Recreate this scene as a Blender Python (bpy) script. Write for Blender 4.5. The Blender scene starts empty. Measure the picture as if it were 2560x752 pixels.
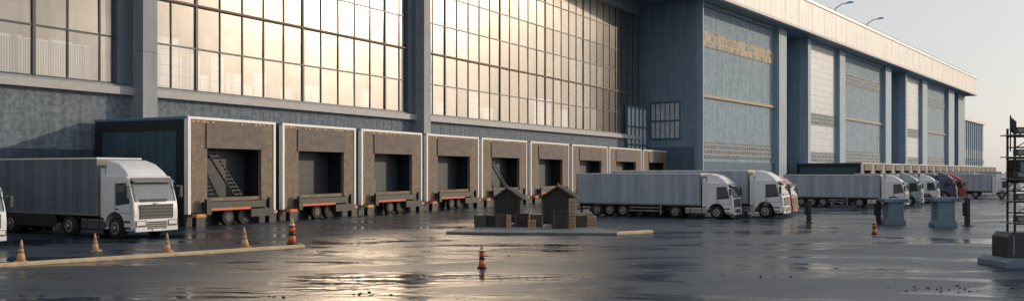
import bpy, bmesh, math, random
from mathutils import Vector, Matrix
random.seed(7)
R=math.radians
F=2200.0; H=3.6; CX=1280.0; HY=431.0
sc=bpy.context.scene
sc.view_settings.view_transform='Standard'; sc.view_settings.look='None'
sc.view_settings.exposure=0; sc.view_settings.gamma=1

# ---------------- materials ----------------
MATS={}
def nt(name):
    m=bpy.data.materials.new(name); m.use_nodes=True
    n=m.node_tree; b=n.nodes['Principled BSDF']; MATS[name]=m
    return m,n,b
def pbr(name,col,rough=.6,var=.25,scale=1.5,bump=.0,bscale=20,metal=0,coat=0,stretch=(1,1,1),rvar=.0,streak=0):
    m,n,b=nt(name)
    tc=n.nodes.new('ShaderNodeTexCoord'); mp=n.nodes.new('ShaderNodeMapping'); mp.inputs['Scale'].default_value=stretch
    n.links.new(tc.outputs['Object'],mp.inputs['Vector'])
    no=n.nodes.new('ShaderNodeTexNoise'); no.inputs['Scale'].default_value=scale; no.inputs['Detail'].default_value=8; no.inputs['Roughness'].default_value=.65
    n.links.new(mp.outputs['Vector'],no.inputs['Vector'])
    cr=n.nodes.new('ShaderNodeValToRGB'); e=cr.color_ramp.elements
    e[0].position=.3; e[1].position=.7
    e[0].color=tuple(c*(1-var) for c in col)+(1,); e[1].color=tuple(min(1,c*(1+var)) for c in col)+(1,)
    n.links.new(no.outputs['Fac'],cr.inputs['Fac'])
    last=cr.outputs['Color']
    if streak>0:
        mp2=n.nodes.new('ShaderNodeMapping'); mp2.inputs['Scale'].default_value=(2.2,2.2,.12)
        n.links.new(tc.outputs['Object'],mp2.inputs['Vector'])
        n2=n.nodes.new('ShaderNodeTexNoise'); n2.inputs['Scale'].default_value=1.0; n2.inputs['Detail'].default_value=6
        n.links.new(mp2.outputs['Vector'],n2.inputs['Vector'])
        mr=n.nodes.new('ShaderNodeMapRange'); mr.inputs['From Min'].default_value=.4; mr.inputs['From Max'].default_value=.7
        mr.inputs['To Min'].default_value=1; mr.inputs['To Max'].default_value=1-streak
        n.links.new(n2.outputs['Fac'],mr.inputs['Value'])
        mx=n.nodes.new('ShaderNodeVectorMath'); mx.operation='SCALE'
        n.links.new(last,mx.inputs[0]); n.links.new(mr.outputs['Result'],mx.inputs['Scale']); last=mx.outputs['Vector']
    n.links.new(last,b.inputs['Base Color'])
    b.inputs['Roughness'].default_value=rough; b.inputs['Metallic'].default_value=metal
    b.inputs['Coat Weight'].default_value=coat
    if bump>0:
        n3=n.nodes.new('ShaderNodeTexNoise'); n3.inputs['Scale'].default_value=bscale; n3.inputs['Detail'].default_value=5
        n.links.new(tc.outputs['Object'],n3.inputs['Vector'])
        bp=n.nodes.new('ShaderNodeBump'); bp.inputs['Strength'].default_value=bump; bp.inputs['Distance'].default_value=.05
        n.links.new(n3.outputs['Fac'],bp.inputs['Height']); n.links.new(bp.outputs['Normal'],b.inputs['Normal'])
    return m
def brick(name,c1,c2,mortar,bw,bh,ms=.02,rough=.8,worn=None,offs=.5,spec=.5,wscale=3.2):
    m,n,b=nt(name)
    tc=n.nodes.new('ShaderNodeTexCoord'); sp=n.nodes.new('ShaderNodeSeparateXYZ'); cb=n.nodes.new('ShaderNodeCombineXYZ')
    n.links.new(tc.outputs['Object'],sp.inputs[0])
    n.links.new(sp.outputs['X'],cb.inputs['X']); n.links.new(sp.outputs['Z'],cb.inputs['Y']); n.links.new(sp.outputs['Y'],cb.inputs['Z'])
    br=n.nodes.new('ShaderNodeTexBrick'); br.inputs['Scale'].default_value=1; br.offset=offs
    br.inputs['Brick Width'].default_value=bw; br.inputs['Row Height'].default_value=bh; br.inputs['Mortar Size'].default_value=ms
    br.inputs['Color1'].default_value=c1+(1,); br.inputs['Color2'].default_value=c2+(1,); br.inputs['Mortar'].default_value=mortar+(1,)
    n.links.new(cb.outputs[0],br.inputs['Vector'])
    no=n.nodes.new('ShaderNodeTexNoise'); no.inputs['Scale'].default_value=1.6; no.inputs['Detail'].default_value=9; no.inputs['Roughness'].default_value=.75
    n.links.new(tc.outputs['Object'],no.inputs['Vector'])
    mr=n.nodes.new('ShaderNodeMapRange'); mr.inputs['From Min'].default_value=.3; mr.inputs['From Max'].default_value=.7; mr.inputs['To Min'].default_value=.6; mr.inputs['To Max'].default_value=1.3
    n.links.new(no.outputs['Fac'],mr.inputs['Value'])
    vm=n.nodes.new('ShaderNodeVectorMath'); vm.operation='SCALE'
    n.links.new(br.outputs['Color'],vm.inputs[0]); n.links.new(mr.outputs['Result'],vm.inputs['Scale'])
    last=vm.outputs['Vector']
    if worn:
        n2=n.nodes.new('ShaderNodeTexNoise'); n2.inputs['Scale'].default_value=wscale; n2.inputs['Detail'].default_value=6
        n.links.new(tc.outputs['Object'],n2.inputs['Vector'])
        m2=n.nodes.new('ShaderNodeMapRange'); m2.inputs['From Min'].default_value=.58; m2.inputs['From Max'].default_value=.66
        n.links.new(n2.outputs['Fac'],m2.inputs['Value'])
        mx=n.nodes.new('ShaderNodeMix'); mx.data_type='RGBA'
        n.links.new(m2.outputs['Result'],mx.inputs['Factor']); n.links.new(last,mx.inputs['A']); mx.inputs['B'].default_value=worn+(1,)
        last=mx.outputs['Result']
    n.links.new(last,b.inputs['Base Color']); b.inputs['Roughness'].default_value=rough
    b.inputs['Specular IOR Level'].default_value=spec
    bp=n.nodes.new('ShaderNodeBump'); bp.inputs['Strength'].default_value=.3; bp.inputs['Distance'].default_value=.02
    n.links.new(br.outputs['Fac'],bp.inputs['Height']); bp.invert=True
    n.links.new(bp.outputs['Normal'],b.inputs['Normal'])
    return m
def glass(name,refl=.6,tint=(.55,.62,.68),rough=.07,gcol=(.9,.92,.95)):
    m=bpy.data.materials.new(name); m.use_nodes=True; n=m.node_tree; n.nodes.clear()
    o=n.nodes.new('ShaderNodeOutputMaterial'); mx=n.nodes.new('ShaderNodeMixShader'); g=n.nodes.new('ShaderNodeBsdfGlossy'); t=n.nodes.new('ShaderNodeBsdfTransparent')
    g.inputs['Color'].default_value=gcol+(1,); g.inputs['Roughness'].default_value=rough; t.inputs['Color'].default_value=tint+(1,)
    tc=n.nodes.new('ShaderNodeTexCoord'); no=n.nodes.new('ShaderNodeTexNoise'); no.inputs['Scale'].default_value=.5; no.inputs['Detail'].default_value=2
    n.links.new(tc.outputs['Object'],no.inputs['Vector'])
    bp=n.nodes.new('ShaderNodeBump'); bp.inputs['Strength'].default_value=.1; bp.inputs['Distance'].default_value=.1
    n.links.new(no.outputs['Fac'],bp.inputs['Height']); n.links.new(bp.outputs['Normal'],g.inputs['Normal'])
    mx.inputs['Fac'].default_value=refl
    n.links.new(t.outputs[0],mx.inputs[1]); n.links.new(g.outputs[0],mx.inputs[2]); n.links.new(mx.outputs[0],o.inputs[0])
    MATS[name]=m; return m

pbr('concrete',(.17,.21,.255),.85,.5,2.6,.4,14,streak=.35)
pbr('concrete_dark',(.05,.08,.12),.8,.3,1.2,.2,10,streak=.3)
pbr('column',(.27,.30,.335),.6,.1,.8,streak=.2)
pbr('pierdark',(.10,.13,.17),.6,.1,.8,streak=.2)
pbr('sill',(.38,.38,.39),.55,.12,1)
pbr('mullion',(.025,.035,.05),.4,.1,1)
pbr('rust',(.16,.08,.05),.6,.4,3)
pbr('interior',(.34,.29,.265),.9,.2,.3)
pbr('interiorfloor',(.22,.20,.19),.8,.2,.5)
pbr('crate_white',(.74,.73,.72),.7,.12,1)
glass('glassA',.24,(.70,.77,.84),.23,(1,.93,.86))
pbr('bwall',(.27,.375,.465),.8,.25,1.3,.25,6,streak=.25)  # building B tones made paler and bluer, distance haze painted into base colour
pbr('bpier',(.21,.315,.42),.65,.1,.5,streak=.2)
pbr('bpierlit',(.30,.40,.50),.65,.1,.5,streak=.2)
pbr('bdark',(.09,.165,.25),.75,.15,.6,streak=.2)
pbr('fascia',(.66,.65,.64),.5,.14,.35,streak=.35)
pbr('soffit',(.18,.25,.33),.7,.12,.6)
pbr('yellowline',(.50,.42,.30),.8,.2,3)
brick('tilewall',(.55,.59,.63),(.47,.53,.59),(.24,.30,.36),1.8,1.4,.05,.5,offs=0)
brick('winband',(.09,.13,.18),(.20,.24,.28),(.42,.44,.44),.9,.85,.09,.7,offs=0,spec=.2)
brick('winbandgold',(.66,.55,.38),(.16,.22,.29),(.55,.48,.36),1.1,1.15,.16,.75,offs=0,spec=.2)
pbr('cwall',(.38,.50,.60),.7,.12,.8)  # pale blue base colour stands in for haze over the far building
pbr('white',(.72,.75,.78),.35,.06,1.2,coat=.3)
pbr('whiteedge',(.8,.8,.8),.45,.08,2)
brick('shelterpad',(.245,.195,.155),(.225,.18,.145),(.17,.135,.105),2.3,.17,.012,.85,worn=(.36,.27,.17),wscale=5.5)
brick('curtain',(.20,.165,.155),(.19,.16,.15),(.13,.11,.10),9,.14,.018,.8)
pbr('shelterside',(.045,.095,.13),.5,.2,.7,streak=.3)
pbr('blackish',(.012,.016,.022),.5,.3,2)
pbr('door',(.032,.045,.06),.55,.25,1,stretch=(1,1,4))
pbr('orange',(.70,.16,.05),.6,.25,4)
pbr('amber',(.55,.32,.12),.6,.3,4)
pbr('red',(.50,.03,.03),.5,.2,4)
pbr('trailer',(.35,.41,.49),.45,.10,.9,streak=.3,coat=.1)
pbr('trailerribbed',(.15,.185,.23),.55,.15,.8,streak=.35)
pbr('paint_blue',(.09,.16,.25),.35,.1,1,coat=.4)
pbr('paint_navy',(.03,.06,.13),.35,.1,1,coat=.4)
pbr('paint_red',(.42,.05,.04),.35,.1,1,coat=.4)
pbr('paint_teal',(.28,.38,.44),.35,.1,1,coat=.4)
pbr('plastic',(.03,.035,.04),.5,.2,2)
pbr('greyplastic',(.18,.19,.2),.5,.2,2)
pbr('rubber',(.018,.018,.02),.8,.2,5)
pbr('rim',(.35,.36,.38),.4,.2,5,metal=.5)
pbr('chrome',(.5,.5,.5),.25,.1,5,metal=.9)
pbr('windscreen',(.035,.05,.06),.06,.1,1,coat=1)
pbr('windlight',(.20,.24,.26),.12,.1,1,coat=.5)
pbr('paleglass',(.62,.68,.72),.2,.25,.9,coat=.5)
pbr('lamp',(.8,.8,.78),.15,.05,1,coat=1)
pbr('wood',(.085,.065,.05),.75,.35,6,.2,18,stretch=(1,1,.3))
pbr('wooddark',(.034,.032,.033),.75,.35,6,stretch=(1,1,.3))
pbr('woodlight',(.40,.28,.18),.75,.25,6)
pbr('kerbyellow',(.62,.49,.32),.7,.25,2.5)
pbr('kerb',(.13,.15,.17),.6,.25,2.5)
pbr('cone',(.50,.31,.17),.65,.3,7)
pbr('barrier',(.15,.21,.28),.75,.2,2,.2,15,streak=.3)
pbr('steelblue',(.11,.24,.42),.4,.1,2)
pbr('steel',(.22,.24,.26),.45,.2,3,metal=.5)

# wet asphalt
m,n,b=nt('wet_asphalt')
L=n.links.new
tc=n.nodes.new('ShaderNodeTexCoord')
def noise(scale,st,det=6,rough=.55,dist=0,loc=(0,0,0)):
    mp=n.nodes.new('ShaderNodeMapping'); mp.inputs['Scale'].default_value=st; mp.inputs['Location'].default_value=loc
    L(tc.outputs['Object'],mp.inputs['Vector'])
    no=n.nodes.new('ShaderNodeTexNoise'); no.inputs['Scale'].default_value=scale; no.inputs['Detail'].default_value=det
    no.inputs['Roughness'].default_value=rough; no.inputs['Distortion'].default_value=dist
    L(mp.outputs['Vector'],no.inputs['Vector']); return no.outputs['Fac']
def mrange(v,a,b_,c,d):
    r=n.nodes.new('ShaderNodeMapRange'); r.inputs['From Min'].default_value=a; r.inputs['From Max'].default_value=b_
    r.inputs['To Min'].default_value=c; r.inputs['To Max'].default_value=d; L(v,r.inputs['Value']); return r.outputs['Result']
wet=mrange(noise(.24,(.4,1.1,1),7,.6,.9,(3,1,0)),.48,.60,0,1)
fine=noise(14,(1,1,1),6,.7)
rip=noise(1.0,(.4,1.3,1),4,.5,.6)
patch=noise(.07,(.6,1,1),5,.6,.5,(9,4,0))
mx=n.nodes.new('ShaderNodeMix'); mx.data_type='RGBA'
mx.inputs['A'].default_value=(.032,.048,.070,1); mx.inputs['B'].default_value=(.014,.026,.044,1)
L(wet,mx.inputs['Factor'])
sc2=n.nodes.new('ShaderNodeVectorMath'); sc2.operation='SCALE'
L(mx.outputs['Result'],sc2.inputs[0]); L(mrange(fine,.3,.7,.6,1.5),sc2.inputs['Scale'])
L(sc2.outputs['Vector'],b.inputs['Base Color'])
rr=n.nodes.new('ShaderNodeMix'); rr.data_type='FLOAT'
L(wet,rr.inputs['Factor']); L(mrange(patch,.35,.65,.28,.5),rr.inputs['A']); rr.inputs['B'].default_value=.05
L(rr.outputs['Result'],b.inputs['Roughness'])
bp=n.nodes.new('ShaderNodeBump'); bp.inputs['Distance'].default_value=.12; bp.inputs['Strength'].default_value=.42
L(rip,bp.inputs['Height'])
bp2=n.nodes.new('ShaderNodeBump'); bp2.inputs['Distance'].default_value=.02
L(mrange(wet,0,1,.5,0.02),bp2.inputs['Strength']); L(fine,bp2.inputs['Height']); L(bp.outputs['Normal'],bp2.inputs['Normal'])
L(bp2.outputs['Normal'],b.inputs['Normal'])
b.inputs['IOR'].default_value=1.36
b.inputs['Specular Tint'].default_value=(.82,.92,1,1)

# ---------------- builder ----------------
def frame(x,y,th,z=0):
    """local x along (sin th,cos th), local y into the building"""
    th=R(th); u=(math.sin(th),math.cos(th)); v=(-math.cos(th),math.sin(th))
    return Matrix(((u[0],v[0],0,x),(u[1],v[1],0,y),(0,0,1,z),(0,0,0,1)))
def heading(x,y,a,z=0,s=1):
    a=R(a); return Matrix.Translation((x,y,z))@Matrix.Rotation(-a,4,'Z')@Matrix.Scale(s,4)
def tz(fr,px,py,off=0):
    """position along / height on a facade of a measured photo point"""
    k=(px-CX)/F; p=fr@Vector((0,off,0)); u=(fr[0][0],fr[1][0])
    t=(k*p.y-p.x)/(u[0]-k*u[1]); d=p.y+t*u[1]
    return t,H+(HY-py)/F*d
class Obj:
    def __init__(s,name,M):
        s.e=bpy.data.objects.new(name,None); sc.collection.objects.link(s.e); s.e.matrix_world=M; s.e.empty_display_size=.3
        s.parts={}
    def bm(s,p,mat):
        if p not in s.parts: s.parts[p]=(bmesh.new(),mat)
        return s.parts[p][0]
    def box(s,p,mat,x0,x1,y0,y1,z0,z1):
        b=s.bm(p,mat); v=[b.verts.new((x,y,z)) for x in (x0,x1) for y in (y0,y1) for z in (z0,z1)]
        for f in ((0,1,3,2),(4,6,7,5),(0,4,5,1),(2,3,7,6),(0,2,6,4),(1,5,7,3)): b.faces.new([v[i] for i in f])
    def prism(s,p,mat,pts,y0,y1,axis='y'):
        b=s.bm(p,mat)
        def P(a,c,w): return (a,w,c) if axis=='y' else ((w,a,c) if axis=='x' else (a,c,w))
        A=[b.verts.new(P(a,c,y0)) for a,c in pts]; B=[b.verts.new(P(a,c,y1)) for a,c in pts]
        nn=len(pts); b.faces.new(A); b.faces.new(B[::-1])
        for i in range(nn): b.faces.new((A[i],B[i],B[(i+1)%nn],A[(i+1)%nn]))
    def face(s,p,mat,pts):
        b=s.bm(p,mat); b.faces.new([b.verts.new(q) for q in pts])
    def cyl(s,p,mat,p0,p1,r0,r1=None,seg=16):
        if r1 is None: r1=r0
        b=s.bm(p,mat); p0=Vector(p0); p1=Vector(p1); ax=(p1-p0).normalized()
        q=ax.to_track_quat('Z','Y'); A=[];B=[]
        for i in range(seg):
            a=2*math.pi*i/seg; w=q@Vector((math.cos(a),math.sin(a),0))
            A.append(b.verts.new(p0+w*r0)); B.append(b.verts.new(p1+w*max(r1,.001)))
        b.faces.new(A[::-1]); b.faces.new(B)
        for i in range(seg):
            f=b.faces.new((A[i],A[(i+1)%seg],B[(i+1)%seg],B[i])); f.smooth=seg>8
    def done(s,bev=0,bevparts=()):
        for p,(b,mat) in s.parts.items():
            bmesh.ops.recalc_face_normals(b,faces=b.faces)
            me=bpy.data.meshes.new(p); b.to_mesh(me); b.free(); me.materials.append(MATS[mat])
            o=bpy.data.objects.new(p,me); sc.collection.objects.link(o); o.parent=s.e
            if bev and (p in bevparts or not bevparts):
                md=o.modifiers.new('Bevel','BEVEL'); md.width=bev; md.segments=3; md.limit_method='ANGLE'; md.angle_limit=R(20)
                me.shade_smooth()
                o.modifiers.new('WN','WEIGHTED_NORMAL')

# ---------------- ground ----------------
me=bpy.data.meshes.new('ground'); b=bmesh.new()
S=4000
b.faces.new([b.verts.new(p) for p in ((-S,-200,0),(S,-200,0),(S,S,0),(-S,S,0))]); b.to_mesh(me); b.free()
me.materials.append(MATS['wet_asphalt']); g=bpy.data.objects.new('ground',me); sc.collection.objects.link(g)

# ---------------- building A ----------------
A=frame(-29.5,62.5,30)
o=Obj('glass_warehouse_building',A)
T0,T1=-46.0,108.5
ZS,ZT,ZR=10.0,30.4,36
rows=[10.0,13.4,16.8,20.2,23.6,27.0,30.4]
colt=[-44,3.3,38.2]
for t in colt:
    o.box('columns','column',t-.62,t+.62,-1.5,.35,0,ZR)
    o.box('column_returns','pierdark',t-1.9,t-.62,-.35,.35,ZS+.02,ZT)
    for z in (6.2,12.4,18.6,24.8,31): o.box('column_joints','pierdark',t-.625,t+.625,-1.505,-.4,z,z+.04)
o.box('plinth_wall','concrete_dark',T0,T1,-.02,.6,0,5.2)
o.box('lower_wall','concrete',T0,T1,0,.6,5.2,9.25)
segs=[(T0,2.68),(3.92,37.58),(38.82,T1-6)]
for a,c in segs:
    o.box('sill_beam','sill',a,c,-.55,.5,9.25,9.8)
    o.box('sill_lip','column',a,c,-.25,.5,9.8,9.98)
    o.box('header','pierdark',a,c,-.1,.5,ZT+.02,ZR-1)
    nm=int(round((c-a)/2.42)); st=(c-a)/nm
    for i in range(nm+1):
        t=a+i*st; heavy=(i%5==2)
        w=.11 if heavy else .05
        o.box('mullions','mullion',max(a,t-w),min(c,t+w),-.10 if heavy else -.05,.12,ZS,ZT)
    for j,z in enumerate(rows):
        w=.11 if j in (0,2,6) else .055
        o.box('transoms','mullion' ,a,c,-.075,.1,z-w,z+w)
    o.box('gantry_rail','rust',a,c,-.2,-.12,16.74,16.9)
    for i in range(nm):
        for j in range(len(rows)-1):
            x0=a+i*st; x1=x0+st; z0=rows[j]; z1=rows[j+1]
            dx=random.uniform(-.012,.012); dz=random.uniform(-.012,.012)
            y=.03
            o.face('glass_panes','glassA',[(x0,y-dx-dz,z0),(x1,y+dx-dz,z0),(x1,y+dx+dz,z1),(x0,y-dx+dz,z1)])
o.box('interior_back_wall','interior',T0,T1,14,14.4,0,ZR)
o.box('interior_floor','interiorfloor',T0,T1,.6,14,9.0,9.5)
o.box('interior_galleries','interiorfloor',T0,T1,8,14,20.0,20.3)
for t in range(int(T0),int(T1),9):
    o.box('interior_columns','interiorfloor',t,t+.5,4,4.5,9.5,ZR)
o.box('roof','pierdark',T0,T1,-.8,60,ZR,ZR+.6)
o.box('roof_edge','sill',T0,T1,-1.7,-.8,ZR-1,ZR+1)
o.box('rear_wall','concrete',T0,T1,59.4,60,0,ZR)
o.box('end_wall','concrete',T0,T0+.6,.6,59.4,0,ZR)
def goods(px0,px1,pyt,off=.55,d=1.2):
    t0,_=tz(A,px0,200,off); t1,zt=tz(A,px1,pyt,off)
    o.box('stored_goods','crate_white',t0,t1,off,off+d,9.5,zt)
    k=int((zt-9.5)/.8)
    for i in range(1,k+1): o.box('stored_goods_seams','interiorfloor',t0,t1,off-.02,off-.003,9.5+i*.8,9.53+i*.8)
for q in [(358,382,112),(386,446,98),(450,472,122),(478,500,140),(502,524,190),(528,560,143),(566,604,186),(610,630,215),(634,665,186),(700,735,222),(760,800,218),(900,930,225),
          (1056,1082,234),(1090,1114,258),(1170,1200,228),(1208,1232,272),(1335,1377,250),(1400,1418,275)]:
    goods(*q)
for i in range(26):
    t0=-44+i*1.78
    if t0>1.5: break
    o.box('storage_racks','crate_white',t0,t0+1.68,.7,.95,9.5,12.6+.1*(i%2))
    for k in range(9): o.box('storage_rack_slats','interiorfloor',t0+.08+k*.18,t0+.11+k*.18,.66,.695,9.6,12.5)
te0,_=tz(A,1562,300)
o.box('stair_window_frame','column',te0,te0+9,-.5,-.1,5.0,5.3)
for i in range(6):
    t=te0+i*1.75
    o.box('stair_window_bars','bdark',t,t+.22,-.5,-.1,5.3,14.5)
for z in (8.2,11.2,14.5):
    o.box('stair_window_bars','bdark',te0,te0+9,-.52,-.08,z,z+.25)
o.box('stair_window_glass','paleglass',te0,te0+9,-.3,-.26,5.3,14.5)
o.done()

# ---------------- building B ----------------
B=frame(31.7,150,37.2)
o=Obj('concrete_warehouse_building',B)
def bt(px): return tz(B,px,300)[0]
ZB=32.9
END=238.0
o.box('flank_wall','bpier',-.4,.0,0.02,60,0,ZB)
fx=-.45
o.box('flank_window_glass','paleglass',fx-.02,fx,3.2,8.6,9.6,15.6)
for z in (9.3,12.4,15.6): o.box('flank_window_frame','bdark',fx-.12,fx,3.0,8.8,z,z+.3)
for i in range(7): o.box('flank_window_bars','bdark',fx-.14,fx-.02,3.1+i*.92,3.1+i*.92+.14,9.6,15.6)
o.box('flank_base','bdark',-.5,-.4,.5,40,0,8)
segsB=[(1747,1937,'panelA'),(1937,1956,'pier'),(1956,2010,'recess'),(2010,2017,'pier'),(2017,2090,'tile'),(2090,2104,'pier'),(2104,2206,'panelA'),
 (2206,2220,'pier'),(2220,2256,'recess'),(2256,2260,'pier'),(2260,2299,'tile'),(2299,2311,'pier'),(2311,2365,'panelA'),(2365,2379,'pier'),(2379,2399,'recess')]
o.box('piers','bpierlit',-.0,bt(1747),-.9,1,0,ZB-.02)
for a,c,k in segsB:
    t0,t1=bt(a),bt(c)
    if k=='pier':
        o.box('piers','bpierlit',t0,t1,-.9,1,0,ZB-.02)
    elif k=='panelA':
        o.box('wall_panels','bwall',t0,t1,.3,1,0,ZB-.6)
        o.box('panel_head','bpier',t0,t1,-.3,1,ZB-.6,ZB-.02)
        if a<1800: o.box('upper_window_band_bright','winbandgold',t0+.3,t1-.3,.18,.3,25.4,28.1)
        else: o.box('upper_window_band','winband',t0+.3,t1-.3,.18,.3,25.4,28.1)
        o.box('ledge','yellowline',t0,t1,-.05,.3,16.6,17.1)
        o.box('lower_window_band','winband',t0+.3,t1-.3,.18,.3,6.2,8.9)
        o.box('panel_base','bdark',t0,t1,.1,.3,0,5.5)
    elif k=='tile':
        o.box('tile_panels','tilewall',t0,t1,.1,1,0,ZB-.6)
        o.box('panel_head','bpier',t0,t1,-.3,1,ZB-.6,ZB-.02)
        o.box('middle_window_band','winband',t0+.2,t1-.2,0,.1,14.3,16.9)
        o.box('low_window_band','winband',t0+.2,t1-.2,0,.1,6,8.2)
    else:
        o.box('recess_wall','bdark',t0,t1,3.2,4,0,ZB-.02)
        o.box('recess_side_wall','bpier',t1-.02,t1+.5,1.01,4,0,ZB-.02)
        o.box('recess_window','paleglass',t0+.5,min(t1-.5,t0+6),3.1,3.2,9.5,15.5)
        for i in range(4): o.box('recess_window_bars','bdark',t0+.5+i*1.6,t0+.7+i*1.6,3.0,3.1,9.5,15.5)
tE=bt(2399)
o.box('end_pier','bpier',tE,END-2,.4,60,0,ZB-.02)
o.box('back_mass','bdark',0.02,tE,4,60,0,ZB-.03)
o.box('roof_fascia','fascia',-26,END,-3.5,-2.9,ZB,ZB+6.9)
o.box('roof_fascia_lower_trim','sill',-26,END,-3.62,-3.5,ZB+.0,ZB+.5)
o.box('roof_fascia_upper_trim','whiteedge',-26,END+.1,-3.7,-3.5,ZB+6.3,ZB+6.9)
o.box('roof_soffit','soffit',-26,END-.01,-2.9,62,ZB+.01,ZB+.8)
o.box('roof_deck','fascia',-26,END-.02,-2.9,62,ZB+6.2,ZB+6.7)
o.box('roof_end','fascia',END-.6,END,-2.9,62,ZB+.8,ZB+6.2)
o.box('roof_start','fascia',-26,-25.4,-2.9,62,ZB+.8,ZB+6.2)
for i in range(-24,int(END),8): o.box('fascia_joints','soffit',i,i+.08,-3.51,-3.5,ZB+.5,ZB+6.3)
i=-24
while i<END:
    o.box('roof_handrail','steelblue',i,i+.12,-2.2,-2.1,ZB+6.7,ZB+8); i+=4
o.box('roof_handrail','steelblue',-25,END-1,-2.22,-2.08,ZB+7.95,ZB+8.07)
o.box('roof_handrail','steelblue',-25,END-1,-2.22,-2.08,ZB+7.35,ZB+7.43)
o.done()
for px in (2088,2168):
    t,_=tz(B,px,20,-2.4)
    P=B@Vector((t,-2.4,ZB+6.7))
    q=Obj('roof_lamp',Matrix.Translation(P))
    q.cyl('pole','steelblue',(0,0,0),(0,0,1.6),.14,.1,8)
    q.cyl('arm','steelblue',(0,0,1.55),(1.6,0,2.6),.12,.1,8)
    q.cyl('arm','steelblue',(1.6,0,2.6),(3.0,0,2.8),.1,.1,8)
    q.prism('head','steelblue',[(2.6,2.65),(4.1,2.85),(4.1,3.1),(3.3,3.15),(2.6,2.95)],-.3,.3)
    q.done()

# ---------------- building C ----------------
kx=(2399-CX)/F; C=frame(kx*395,395,37)
o=Obj('distant_warehouse_building',C)
o.box('walls','cwall',0,62,0,50,0,27.5)
o.box('roof_edge','fascia',-.5,62.5,-.8,50,27.5,29)
o.box('band','bdark',0,62,-.25,0,8.5,9.3)
for i in range(12):
    o.box('windows','windlight',3+i*4.8,6.2+i*4.8,-.2,0,10,14.5)
    o.box('piers','bpierlit',.5+i*5,.9+i*5,-.5,0,0,27.5)
    o.box('shopfront','whiteedge',3+i*4.8,5+i*4.8,-.3,0,3,7)
o.done()

# ---------------- wheels ----------------
def wheel(o,x,z,y0,y1,r=.5,out=-1):
    seg=24
    yo=y0 if out<0 else y1; s=out
    o.cyl('tyres','rubber',(x,y0,z),(x,y1,z),r,r,seg)
    o.cyl('tyres','rubber',(x,yo,z),(x,yo+s*.03,z),r*.93,r*.72,seg)
    o.cyl('rims','rim',(x,yo+s*.01,z),(x,yo+s*.045,z),r*.62,r*.56,seg)
    o.cyl('rim_wells','blackish',(x,yo+s*.046,z),(x,yo+s*.05,z),r*.46,r*.46,20)
    o.cyl('hubs','rim',(x,yo+s*.05,z),(x,yo+s*.12,z),r*.26,r*.17,12)
    for i in range(8):
        a=i*math.pi/4
        o.cyl('rims','rim',(x+math.cos(a)*r*.38,yo+s*.05,z+math.sin(a)*r*.38),(x+math.cos(a)*r*.38,yo+s*.062,z+math.sin(a)*r*.38),r*.075,r*.075,6)

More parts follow.
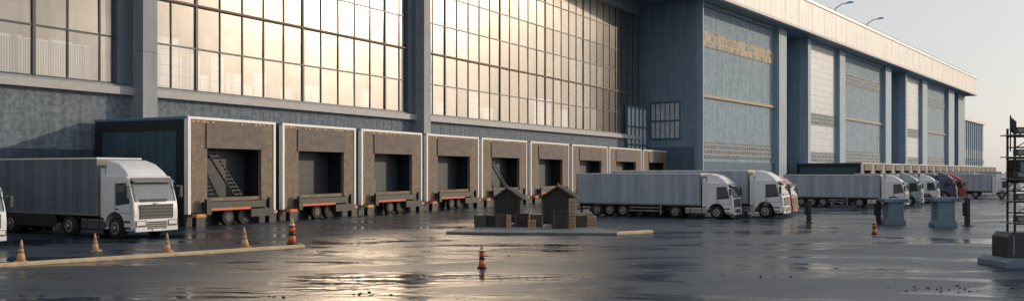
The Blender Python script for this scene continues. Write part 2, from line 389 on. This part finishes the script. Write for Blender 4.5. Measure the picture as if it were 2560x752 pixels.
# ---------------- trucks ----------------
def truck(fx,fy,a=30,s=1.0,L=13.5,Ht=3.8,paint='white',tmat='trailer',ribs=False,name='semi_truck',cabh=3.8,wb=3.6,screen='windlight'):
    o=Obj(name,heading(fx,fy,a,0,s)); W=2.5
    k=cabh/3.8
    rw=.52; wx=-1.38
    arch=[]
    for i in range(9):
        an=math.pi*i/8; arch.append((wx-.66*math.cos(an), .62+.62*math.sin(an)))
    body=[(-.12,.42),(0,.55),(.03,1.25),(-.02,1.72),(-.40,2.85*k),(-.55,3.0*k),(-2.28,3.05*k),(-2.28,.98),(wx-.66,.62)]+arch[1:-1]+[(wx+.66,.62),(-.6,.42)]
    o.prism('cab_body',paint,body,0,W)
    b=o.bm('roof_deflector',paint)
    prof=[(-.55,3.0*k,.12),(-.85,3.28*k,.2),(-1.35,3.6*k,.22),(-2.2,3.8*k,.15),(-2.2,3.0*k,.06)]
    Lf=[b.verts.new((x,y,z)) for x,z,y in prof]; Rt=[b.verts.new((x,W-y,z)) for x,z,y in prof]
    b.faces.new(Lf); b.faces.new(Rt[::-1])
    for i in range(5): b.faces.new((Lf[i],Rt[i],Rt[(i+1)%5],Lf[(i+1)%5]))
    def sx(z): return -.02+(z-1.72)/(2.85*k-1.72)*(-.38)
    z0,z1=1.80,2.78*k
    o.face('windscreen',screen,[(sx(z0)+.012,.16,z0),(sx(z0)+.012,W-.16,z0),(sx(z1)+.012,W-.2,z1),(sx(z1)+.012,.2,z1)])
    for (ya,yb) in ((.08,.17),(W-.17,W-.08)):
        o.face('windscreen_pillars','plastic',[(sx(z0)+.016,ya,z0),(sx(z0)+.016,yb,z0),(sx(z1)+.016,yb,z1),(sx(z1)+.016,ya,z1)])
    o.prism('wipers','plastic',[(sx(1.84)+.05,1.8),(sx(1.84)+.08,1.8),(sx(1.95)+.06,1.92),(sx(1.95)+.03,1.92)],.4,1.9)
    o.prism('sun_visor','plastic' if paint!='white' else 'greyplastic',[(-.36,2.80*k),(-.10,2.70*k),(-.10,2.76*k),(-.42,2.95*k)],.1,W-.1)
    for yy,sg in ((-.006,-1),(W+.006,1)):
        o.face('side_windows','windscreen',[(-.36,yy,1.80),(-1.25,yy,1.68),(-1.25,yy,2.58*k),(-.60,yy,2.62*k)])
        o.face('window_surrounds','plastic',[(-.28,yy-sg*.003,1.72),(-1.33,yy-sg*.003,1.60),(-1.33,yy-sg*.003,2.66*k),(-.56,yy-sg*.003,2.70*k)])
        for xx in (-1.38,-.20):
            o.box('door_seams','plastic',xx-.012,xx+.012,min(yy,yy+sg*.002),max(yy,yy+sg*.002),1.25,2.7*k if xx<-1 else 1.7)
        o.box('door_seams','plastic',-1.38,-.2,min(yy,yy+sg*.002),max(yy,yy+sg*.002),1.24,1.262)
        o.box('door_handles','plastic',-1.3,-1.12,min(yy,yy+sg*.03),max(yy,yy+sg*.03),1.42,1.47)
        o.box('steps','plastic',-.66,-.22,min(yy,yy+sg*.012),max(yy,yy+sg*.012),.5,.6)
        o.box('steps','plastic',-.68,-.24,min(yy,yy+sg*.012),max(yy,yy+sg*.012),.8,.9)
        o.box('mirror_arms','plastic',-.16,-.1,min(yy,yy+sg*.3),max(yy,yy+sg*.3),2.5*k,2.56*k)
        o.box('mirrors','plastic',-.2,-.04,min(yy+sg*.16,yy+sg*.36),max(yy+sg*.16,yy+sg*.36),1.95,2.55*k)
        for i in range(8):
            a0=math.pi*i/8;a1=math.pi*(i+1)/8
            P=lambda an,r:(wx-r*math.cos(an),yy,.6+r*math.sin(an))
            o.face('wheel_arch_trim','plastic',[P(a0,.64),P(a1,.64),P(a1,.72),P(a0,.72)])
        o.box('side_deflectors',paint,-2.62,-2.29,min(yy+sg*-.12,yy+sg*-.16),max(yy+sg*-.12,yy+sg*-.16),1.0,3.4*k)
    o.box('grille','plastic',.025,.05,.3,W-.3,.98,1.66)
    for i in range(4): o.box('grille_slats','greyplastic',.05,.075,.34,W-.34,1.05+i*.15,1.075+i*.15)
    o.box('badge_plate','chrome',.05,.065,W/2-.1,W/2+.1,1.68,1.75)
    o.box('bumper',paint,-.02,.09,.04,W-.04,.36,.92)
    o.box('bumper_intake','blackish',.09,.10,.7,W-.7,.48,.84)
    for i in range(3): o.box('bumper_intake_bars','chrome',.10,.11,.7,W-.7,.54+i*.1,.565+i*.1)
    for ya in (.08,W-.62):
        o.box('headlight_housings','plastic',.09,.1,ya-.03,ya+.57,.6,.9)
        o.box('headlights','lamp',.1,.112,ya+.02,ya+.5,.68,.87)
        o.box('indicator_lamps','amber',.1,.113,ya+(.0 if ya<1 else .44),ya+(.1 if ya<1 else .54),.61,.66)
    o.box('number_plate','whiteedge',.11,.125,W/2-.26,W/2+.26,.38,.49)
    o.box('chassis','blackish',-wb-3.2,-.6,.75,W-.75,.62,.95)
    for x in (wx,wx-wb):
        for y0,y1,ot in ((.02,.34,-1),(W-.34,W-.02,1)): wheel(o,x,rw,y0,y1,rw,ot)
    o.prism('rear_fenders','plastic',[(wx-wb-.7,.9),(wx-wb-.55,1.1),(wx-wb+.55,1.1),(wx-wb+.7,.9),(wx-wb+.7,.95),(wx-wb+.57,1.14),(wx-wb-.57,1.14),(wx-wb-.7,.95)],0.02,W-.02)
    for y0 in (.08,W-.68):
        o.box('fuel_tanks','chrome',wx-wb+.85,wx-.8,y0,y0+.6,.42,.92)
        o.box('tank_straps','plastic',wx-wb+1.3,wx-wb+1.36,y0-.01,y0+.61,.41,.93)
        o.box('tank_straps','plastic',wx-1.3,wx-1.24,y0-.01,y0+.61,.41,.93)
    xf=-2.75; xr=-L; zb=1.18
    o.box('trailer_box',tmat,xr,xf,0,W,zb,Ht)
    o.box('trailer_top_rail','whiteedge',xr-.01,xf+.01,-.02,W+.02,Ht-.01,Ht+.06)
    o.box('trailer_bottom_rail','greyplastic',xr-.01,xf+.01,-.02,W+.02,zb-.1,zb+.02)
    o.box('trailer_corner_posts','greyplastic',xf-.08,xf+.02,-.015,W+.015,zb+.02,Ht-.01)
    o.box('trailer_corner_posts','greyplastic',xr-.02,xr+.08,-.015,W+.015,zb+.02,Ht-.01)
    if ribs:
        x=xr+.2
        while x<xf-.1:
            o.box('trailer_ribs',tmat,x,x+.07,-.018,W+.018,zb+.03,Ht-.02); x+=.31
    else:
        for kx in range(1,4):
            x=xr+(xf-xr)*kx/4
            o.box('trailer_seams','greyplastic',x-.012,x+.012,-.004,W+.004,zb+.03,Ht-.03)
    for i in range(6):
        x=xr+.8+(xf-xr-1.6)*i/5
        for ya in (-.035,W+.023): o.box('marker_lamps','amber',x,x+.1,ya,ya+.012,zb-.07,zb-.02)
    o.box('trailer_chassis','blackish',xr,xf,.6,W-.6,.82,zb-.1)
    for i in range(3):
        x=xr+2.0+i*1.25
        for y0,y1,ot in ((.02,.4,-1),(W-.4,W-.02,1)): wheel(o,x,rw,y0,y1,rw,ot)
    xs=xr+5.1
    if xs<wx-wb-1.6:
        for ya in (.05,W-.09):
            o.box('side_guards','greyplastic',xs,wx-wb-1.5,ya,ya+.04,.78,.9)
            o.box('side_guards','greyplastic',xs,wx-wb-1.5,ya,ya+.04,.5,.62)
            o.box('landing_legs','greyplastic',wx-wb-1.4,wx-wb-1.25,ya,ya+.12,.25,1.1)
            if ribs: o.box('side_skirts','plastic',xr+.3,wx-wb-1.1,ya-.04,ya-.01,.45,zb-.1)
    o.box('rear_bumper','plastic',xr,xr+.1,.1,W-.1,.5,.65)
    o.box('mudflaps','plastic',xr+.35,xr+.38,.05,.5,.25,.9); o.box('mudflaps','plastic',xr+.35,xr+.38,W-.5,W-.05,.25,.9)
    for ya in (.15,W-.5): o.box('tail_lamps','red',xr-.02,xr,ya,ya+.35,.7,.82)
    o.done(.045,('cab_body','roof_deflector','bumper','mirrors','fuel_tanks','sun_visor'))
    return o
def corner(px,py):
    d=F*H/(py-HY); return (px-CX)/F*d,d
x,y=corner(334,600); truck(x,y,30,1.13,14.5,3.86,'white','trailerribbed',True)
truck(-25.3,39.8,30,.98,13,3.6,'white','trailer')
x,y=corner(1832,548); truck(x,y,30,.93,14.3,3.75,'white','trailer',screen='windscreen')
x,y=corner(1957,545.5); truck(x,y,30,1.0,14.5,3.72,'white','trailer',screen='windscreen')
x,y=corner(1980,538); truck(x,y,30,.9,14,3.6,'paint_red','trailer',screen='windscreen')
x,y=corner(2266,520); truck(x,y,30,.9,13.5,3.7,'white','trailer')
x,y=corner(2304,514); truck(x,y,30,.92,13,3.6,'paint_teal','trailer')
x,y=corner(2346,508); truck(x,y,30,.9,13,3.6,'white','trailer')
x,y=corner(2390,501); truck(x,y,30,.95,13,3.6,'paint_navy','paint_blue')
x,y=corner(2411,497); truck(x,y,30,.9,13,3.6,'paint_red','trailer')
x,y=corner(2530,496); truck(x,y,30,.9,13.5,3.7,'white','trailer')
x,y=corner(2470,489); truck(x,y,30,.95,13.5,3.7,'white','trailer')
x,y=corner(2550,485); truck(x,y,30,1.0,13.5,3.7,'white','trailer')
x,y=corner(1870,478); truck(x,y,30,1.25,14,4.0,'white','trailer')

# ---------------- loading docks ----------------
def dock(fr,t0,t1,ztop,depth,detail=0,idx=0):
    w=t1-t0
    M=fr@Matrix.Translation((t0,0,0)); o=Obj('loading_dock_shelter',M)
    zb=1.15*ztop/7.3; q=ztop/7.3
    e=.16*q
    o.box('side_wall','shelterside',.02,.3,.3,depth,zb,ztop-.25)
    o.box('side_wall','shelterside',w-.3,w-.02,.3,depth,zb,ztop-.25)
    o.box('side_frame','blackish',-.03,.02,.3,1.1,zb-.1,ztop-.2); o.box('side_frame','blackish',-.03,.02,depth-.7,depth,zb-.1,ztop-.2)
    o.box('side_frame','blackish',-.03,.02,1.1,depth-.7,ztop-.9,ztop-.2); o.box('side_frame','blackish',-.03,.02,1.1,depth-.7,zb-.1,zb+.5)
    o.box('roof_panel','paint_blue',-.05,w+.05,.02,depth,ztop-.2,ztop-.02)
    o.box('roof_trim','steelblue',-.12,-.05,.02,depth,ztop-.12,ztop)
    o.box('floor_deck','blackish',0,w,.3,depth,zb-.25,zb)
    o.box('face_frame','whiteedge',-.06,e,-.08,.28,zb-.3,ztop)
    o.box('face_frame','whiteedge',w-e,w+.06,-.08,.28,zb-.3,ztop-.0)
    o.box('face_frame_top','whiteedge',e,w-e,-.08,.28,ztop-e*1.1,ztop)
    jl=w*.2; jr=w*.17; oz=ztop-2.05*q; ob=1.9*q
    o.box('side_pads','shelterpad',e,jl,-.02,.28,zb-.2,ztop-e*1.1)
    o.box('side_pads','shelterpad',w-jr,w-e,-.02,.28,zb-.2,ztop-e*1.1)
    o.box('head_pad','shelterpad',jl,w-jr,-.015,.28,ztop-.5*q,ztop-e*1.1)
    o.box('head_curtain','curtain',jl-.12,w-jr+.12,-.12,-.03,oz,ztop-.42*q)
    o.box('head_backing','curtain',jl,w-jr,.0,.25,oz+.1,ztop-.5*q)
    x=e+.1
    while x<w-e-.3:
        if random.random()<.7: o.box('batten_ends','amber',x,x+random.uniform(.12,.35),-.05,-.022,ztop-.36*q,ztop-.24*q)
        x+=.45
    o.box('inner_door','door',jl,w-jr,1.6,1.7,ob-.2,oz+.3)
    for i in range(5):
        o.box('door_ribs','blackish',jl,w-jr,1.57,1.6,ob+i*.75*q,ob+i*.75*q+.04)
    o.box('inner_jambs','blackish',jl-.05,jl,.28,1.6,ob-.2,oz+.3); o.box('inner_jambs','blackish',w-jr,w-jr+.05,.28,1.6,ob-.2,oz+.3)
    o.box('sill_pad','shelterpad',jl,w-jr,.1,.5,ob-.25,ob)
    o.box('dock_leveller','plastic',jl-.5,w-jr+.5,-.45,.4,ob-.75*q,ob-.28)
    o.box('leveller_lip','orange',jl-.1,jl+(w-jl-jr)*.7,-.5,-.45,ob-.86*q,ob-.70*q)
    for xa in (jl-.6,w-jr+.2):
        o.box('rubber_bumpers','blackish',xa,xa+.4,-.62,-.45,zb-.35,ob-.1)
        o.box('bumper_frames','plastic',xa-.06,xa+.46,-.47,-.44,zb-.4,ob-.02)
    for xa in (.15,w-1.2):
        o.box('wheel_guides','orange' if idx%2 else 'amber',xa+.1,xa+.9,-.55,-.1,zb-.5,zb-.3)
        o.box('wheel_guide_feet','blackish',xa+.1,xa+.85,-.5,-.1,0,zb-.51)
    o.box('undercroft','blackish',.05,w-.05,.5,depth,.0,zb-.25)
    cx=w*.5
    for dx in ((-.75,.75) if detail else (0,)):
        o.cyl('jockey_wheels','rubber',(cx+dx,-.25,.52),(cx+dx,.1,.52),.52,.52,20)
        o.cyl('jockey_wheel_rims','plastic',(cx+dx,-.28,.52),(cx+dx,-.25,.52),.3,.33,16)
    o.box('tow_box','blackish',w*.62,w*.9,-.7,-.1,.5,1.05)
    if idx in (0,4):
        n_=13
        P0=Vector((jl+w*.06,.9,oz+.15)); P1=Vector((jl+w*.38,.6,ob+.05))
        for off in (0,.75):
            a=P0+Vector((off,0,0)); c=P1+Vector((off,0,0)); o.cyl('staircase_stringers','door',a,c,.07,.07,6)
        for i in range(n_):
            a=P0.lerp(P1,(i+.5)/n_); o.box('staircase_treads','blackish',a.x,a.x+.75,a.y-.12,a.y+.12,a.z-.04,a.z+.04)
    if idx in (1,3):
        for j in range(3): o.box('red_containers','red',jl+.25+j*.3*(idx==1),jl+.5+j*.3,1.3,1.45,ob+.35+j*.32,ob+.5+j*.32)
    if idx in (2,5): o.box('stored_goods','interiorfloor',jl+.3,jl+1.6,1.0,1.5,ob,ob+1.1)
    o.done()
nA=Vector((math.cos(R(30)),-math.sin(R(30))))
D=frame(-21.3,57.8,26.85)
faces=[(470,686),(706,887),(903,1053),(1066,1195),(1204,1316),(1326,1421),(1430,1517),(1523,1602),(1608,1672)]
for i,(a,c) in enumerate(faces):
    t0=tz(D,a,300)[0]; t1=tz(D,c,300)[0]
    P=D@Vector((t1,0,0)); dist=(Vector((P.x+29.5,P.y-62.5))).dot(nA)
    dock(D,t0,t1,7.3,max(1.8,dist/math.cos(R(3.15))-.05),1 if i<4 else 0,i)
E=frame(71.1,178.7,37.2)
for i in range(20):
    t0=i*8.2; dock(E,t0,t0+7.4,5.6,13.4,0,9)

# ---------------- yard island with sheds and crates ----------------
gxy=corner
o=Obj('kerb_island',Matrix.Identity(4))
o.prism('slab','kerb',[(-3.9,51.6),(6.0,50.6),(6.3,52.2),(5.2,55.5),(1,57.2),(-3.0,55.4)],.0,.14,'z')
o.prism('painted_kerb','kerbyellow',[(6.02,50.55),(8.4,52.3),(8.4,52.9),(6.25,51.4)],.0,.17,'z')
o.done(.03)
def shed(px,py,w,h,name='wooden_shed',rot=-8,dpt=1.8):
    x,y=gxy(px,py); o=Obj(name,Matrix.Translation((x,y,.14))@Matrix.Rotation(R(rot),4,'Z')); hw=w/2
    eh=h*.74
    o.prism('walls','wooddark',[(-hw,0),(hw,0),(hw,eh),(0,h-.06),(-hw,eh)],0,dpt)
    for i in range(int(w/.25)+1):
        xx=-hw+i*.25; o.box('boards','wooddark',xx,min(hw,xx+.2),-.03,-.003,.02,eh-.05)
    for sg in (-1,1):
        o.prism('roof','wooddark',[(0,h),(sg*(hw+.22),eh-.14),(sg*(hw+.22),eh-.04),(0,h+.11)],-.2,dpt+.2)
        o.prism('roof_edge_boards','wood',[(0,h-.02),(sg*(hw+.2),eh-.16),(sg*(hw+.2),eh-.06),(0,h+.08)],-.235,-.203)
    o.box('corner_posts','wood',-hw-.05,-hw+.07,-.06,.06,0,eh); o.box('corner_posts','wood',hw-.07,hw+.05,-.06,.06,0,eh)
    o.box('door','blackish',-.28,.28,-.045,-.032,.05,eh*.75)
    o.cyl('finial','rust',(0,0,h+.05),(0,0,h+.28),.1,.03,8)
    o.done()
shed(1268,562,1.75,2.35); shed(1395,566,2.1,2.5,rot=-12)
def crate(px,py,w,h,d,mat='wood',rot=0):
    x,y=gxy(px,py); o=Obj('wooden_crate',Matrix.Translation((x,y,.14))@Matrix.Rotation(R(rot),4,'Z'))
    o.box('panels',mat,-w/2+.03,w/2-.03,.03,d-.03,0.03,h-.03)
    for xa in (-w/2,w/2-.09):
        for ya in (0,d-.09): o.box('posts','woodlight' if mat=='woodlight' else 'wood',xa,xa+.09,ya,ya+.09,0,h)
    for z in (0,h-.1): 
        o.box('rails',mat,-w/2+.09,w/2-.09,.0,.03,z,z+.1)
    nn=max(2,int(h/.22))
    for i in range(nn): o.box('slats','wooddark',-w/2+.09,w/2-.09,.012,.028,.12+i*(h-.2)/nn,.15+i*(h-.2)/nn)
    o.done()
for q in [(1200,573,.7,.75,.6,'wood',5),(1226,572,.75,.72,.6,'wooddark',-4),(1255,573,.8,.85,.6,'wood',3),(1272,574,.3,.8,.3,'woodlight',0),(1305,572,.9,.85,.7,'wooddark',5),(1340,573,.8,.8,.7,'wood',-6),
          (1403,577,.95,1.1,.8,'wooddark',6),(1431,576,.42,1.85,.4,'woodlight',0),(1455,573,.7,.75,.6,'wood',4),(1480,573,.55,.72,.5,'woodlight',-3),(1330,574,.5,.5,.4,'woodlight',0)]:
    crate(*q)

# ---------------- kerb of parking bay, cones, bollards ----------------
o=Obj('parking_kerb',Matrix.Identity(4))
a=gxy(-60,672); c=gxy(762,619)
o.prism('kerb_stones','kerbyellow',[(a[0],a[1]),(c[0],c[1]),(c[0]-.2,c[1]+.62),(a[0]-.1,a[1]+.62)],0,.13,'z'); o.done(.02)
def cone(px,py,h,lean=0,mat='cone'):
    x,y=gxy(px,py); o=Obj('traffic_cone',Matrix.Translation((x,y,0))@Matrix.Rotation(R(lean),4,'Y')@Matrix.Scale(h,4)@Matrix.Rotation(random.random()*3,4,'Z'))
    o.prism('base',mat,[(-.27,-.2),(-.2,-.27),(.2,-.27),(.27,-.2),(.27,.2),(.2,.27),(-.2,.27),(-.27,.2)],0,.06,'z')
    o.cyl('body',mat,(0,0,.06),(0,0,.42),.20,.125,20); o.cyl('band','woodlight',(0,0,.42),(0,0,.62),.125,.088,20)
    o.cyl('tip',mat,(0,0,.62),(0,0,1),.088,.032,20)
    o.done()
cone(52,655,.90,2); cone(239,627,.82,-2); cone(418,629,.86,0); cone(613,619,.98,-3)
def bollard(px,py,h):
    x,y=gxy(px,py); o=Obj('warning_bollard',Matrix.Translation((x,y,0))@Matrix.Scale(h,4))
    o.cyl('foot','blackish',(0,0,0),(0,0,.1),.2,.17,16)
    o.cyl('post','orange',(0,0,.1),(0,0,.35),.14,.12,16); o.cyl('bands','blackish',(0,0,.35),(0,0,.5),.12,.11,16)
    o.cyl('post','red',(0,0,.5),(0,0,.72),.115,.1,16); o.cyl('white_band','whiteedge',(0,0,.72),(0,0,.78),.1,.09,16)
    o.cyl('cap','amber',(0,0,.78),(0,0,.92),.07,.06,12); o.cyl('cap','amber',(0,0,.92),(0,0,1),.06,.02,12)
    o.cyl('collar','blackish',(0,0,.68),(0,0,.71),.17,.17,16)
    o.done()
bollard(730,612,1.35); bollard(1205,670,.92); bollard(2186,585,.9)

def barrier(px,py,w,h):
    x,y=gxy(px,py); o=Obj('concrete_pedestal',Matrix.Translation((x,y,0)))
    hw=w/2
    o.prism('body','barrier',[(-hw,0),(hw,0),(hw,.25),(hw*.8,.45),(hw*.74,h-.25),(-hw*.74,h-.25),(-hw*.8,.45),(-hw,.25)],0,.9)
    o.box('cap','barrier',-hw*1.2,hw*1.2,-.15,1.05,h-.25,h); o.done(.03)
barrier(2240,562,1.4,1.8); barrier(2366,568,1.5,1.95)
def gpost(px,py,h):
    x,y=gxy(px,py); o=Obj('gate_post',Matrix.Translation((x,y,0)))
    o.box('post','blackish',-.13,.13,-.13,.13,.0,h-.1); o.box('base_plate','plastic',-.25,.25,-.25,.25,0,.06)
    o.cyl('cap','rust',(0,0,h-.1),(0,0,h),.13,.05,10)
    for i in range(4): o.box('brackets','rust',.13,.19,-.06,.06,.3+i*.38,.42+i*.38)
    o.box('side_lever','blackish',-.3,-.13,-.05,.05,h*.35,h*.8)
    o.done()
gpost(2022,557,1.7); gpost(2196,560,1.75); gpost(2418,565,2.0)

# ---------------- signal mast at right ----------------
x,y=gxy(2532,668); o=Obj('signal_mast',Matrix.Translation((x+.35,y,0)))
o.prism('plinth','barrier',[(-.85,0),(2.2,0),(2.2,.22),(1.9,.36),(-.55,.36),(-.85,.22)],-.4,1.6)
o.prism('cabinet','plastic',[(-.55,.36),(1.8,.36),(1.8,1.15),(1.6,1.32),(-.38,1.32),(-.55,1.15)],0,1.1)
o.box('cabinet_ribs','greyplastic',-.35,-.3,-.03,-.002,.45,1.2); o.box('cabinet_ribs','greyplastic',.4,.45,-.03,-.002,.45,1.2)
for xa in (-.1,.62): 
    for ya in (.3,.8): o.cyl('mast_legs','blackish',(xa,ya,1.3),(xa,ya,5.3),.045,.045,8)
z=1.6; i=0
while z<5.3:
    o.box('cross_members','blackish',-.14,.66,.27,.33,z,z+.05); o.box('cross_members','blackish',-.14,.66,.77,.83,z,z+.05)
    o.cyl('braces','steel',(-.1,.3,z),(.62,.3,z+.4),.02,.02,6)
    if i%2==0:
        o.box('platforms','greyplastic',-.28,.75,.1,1.0,z+.05,z+.09)
        o.box('lamp_boxes','plastic',-.2,.15,.0,.25,z+.12,z+.36); o.box('lamp_lenses','steel',-.15,.1,-.02,0,z+.17,z+.31)
    z+=.42; i+=1
o.box('control_box','blackish',.0,.8,.2,.9,3.2,4.1)
o.box('control_box_panel','barrier',.06,.74,.18,.2,3.3,4.0)
o.prism('wind_vane','blackish',[(-.22,5.2),(.02,5.0),(.02,5.55),(-.22,5.75)],.4,.44)
o.cyl('vane_pole','blackish',(-.2,.42,4.4),(-.2,.42,5.8),.025,.025,8)
o.done(.02,('plinth','cabinet'))

# debris
o=Obj('debris',Matrix.Identity(4))
for (px,py,nn,sp) in [(2325,722,22,.9),(905,735,8,.4),(1230,640,8,.8),(700,742,5,.3),(1900,690,7,.6),(60,740,6,.3),(1060,628,4,.3),(1640,600,5,.6)]:
    cx,cy=gxy(px,py)
    for i in range(nn):
        xx=cx+random.gauss(0,sp); yy=cy+random.gauss(0,sp*.4); r=random.uniform(.02,.07); k=random.randint(5,7)
        pts=[(xx+r*random.uniform(.6,1.3)*math.cos(2*math.pi*j/k),yy+r*random.uniform(.5,1)*math.sin(2*math.pi*j/k)) for j in range(k)]
        o.prism('bits','wooddark',pts,.001,random.uniform(.012,.04),'z')
o.done()

# ---------------- sky, sun, camera ----------------
az=68.0; el=15.0
w=bpy.data.worlds.new('World'); sc.world=w; w.use_nodes=True
wn=w.node_tree; bg=wn.nodes['Background']
sk=wn.nodes.new('ShaderNodeTexSky'); sk.sky_type='NISHITA'; sk.sun_disc=False
sk.sun_elevation=R(el); sk.sun_rotation=R(az); sk.dust_density=2.0; sk.air_density=1.0; sk.ozone_density=2.5
hs=wn.nodes.new('ShaderNodeHueSaturation'); hs.inputs['Saturation'].default_value=.6
mxs=wn.nodes.new('ShaderNodeMix'); mxs.data_type='RGBA'; mxs.inputs['Factor'].default_value=.6; mxs.inputs['B'].default_value=(6.1,5.85,5.7,1)
wn.links.new(sk.outputs[0],hs.inputs['Color']); wn.links.new(hs.outputs[0],mxs.inputs['A']); wn.links.new(mxs.outputs['Result'],bg.inputs['Color']); bg.inputs['Strength'].default_value=.125
sd=bpy.data.lights.new('sun','SUN'); sd.energy=2.1; sd.angle=R(.5); sd.color=(1,.80,.58)
so=bpy.data.objects.new('sun',sd); sc.collection.objects.link(so)
dirv=Vector((math.sin(R(az))*math.cos(R(el)),math.cos(R(az))*math.cos(R(el)),math.sin(R(el))))
so.rotation_euler=dirv.to_track_quat('Z','Y').to_euler()
cd=bpy.data.cameras.new('camera'); co=bpy.data.objects.new('camera',cd); sc.collection.objects.link(co)
co.location=(0,0,H); co.rotation_euler=(R(90),0,0)
cd.sensor_width=36; cd.lens=36*F/2560; cd.shift_y=(HY-376)/2560
cd.clip_start=.1; cd.clip_end=9000
sc.camera=co
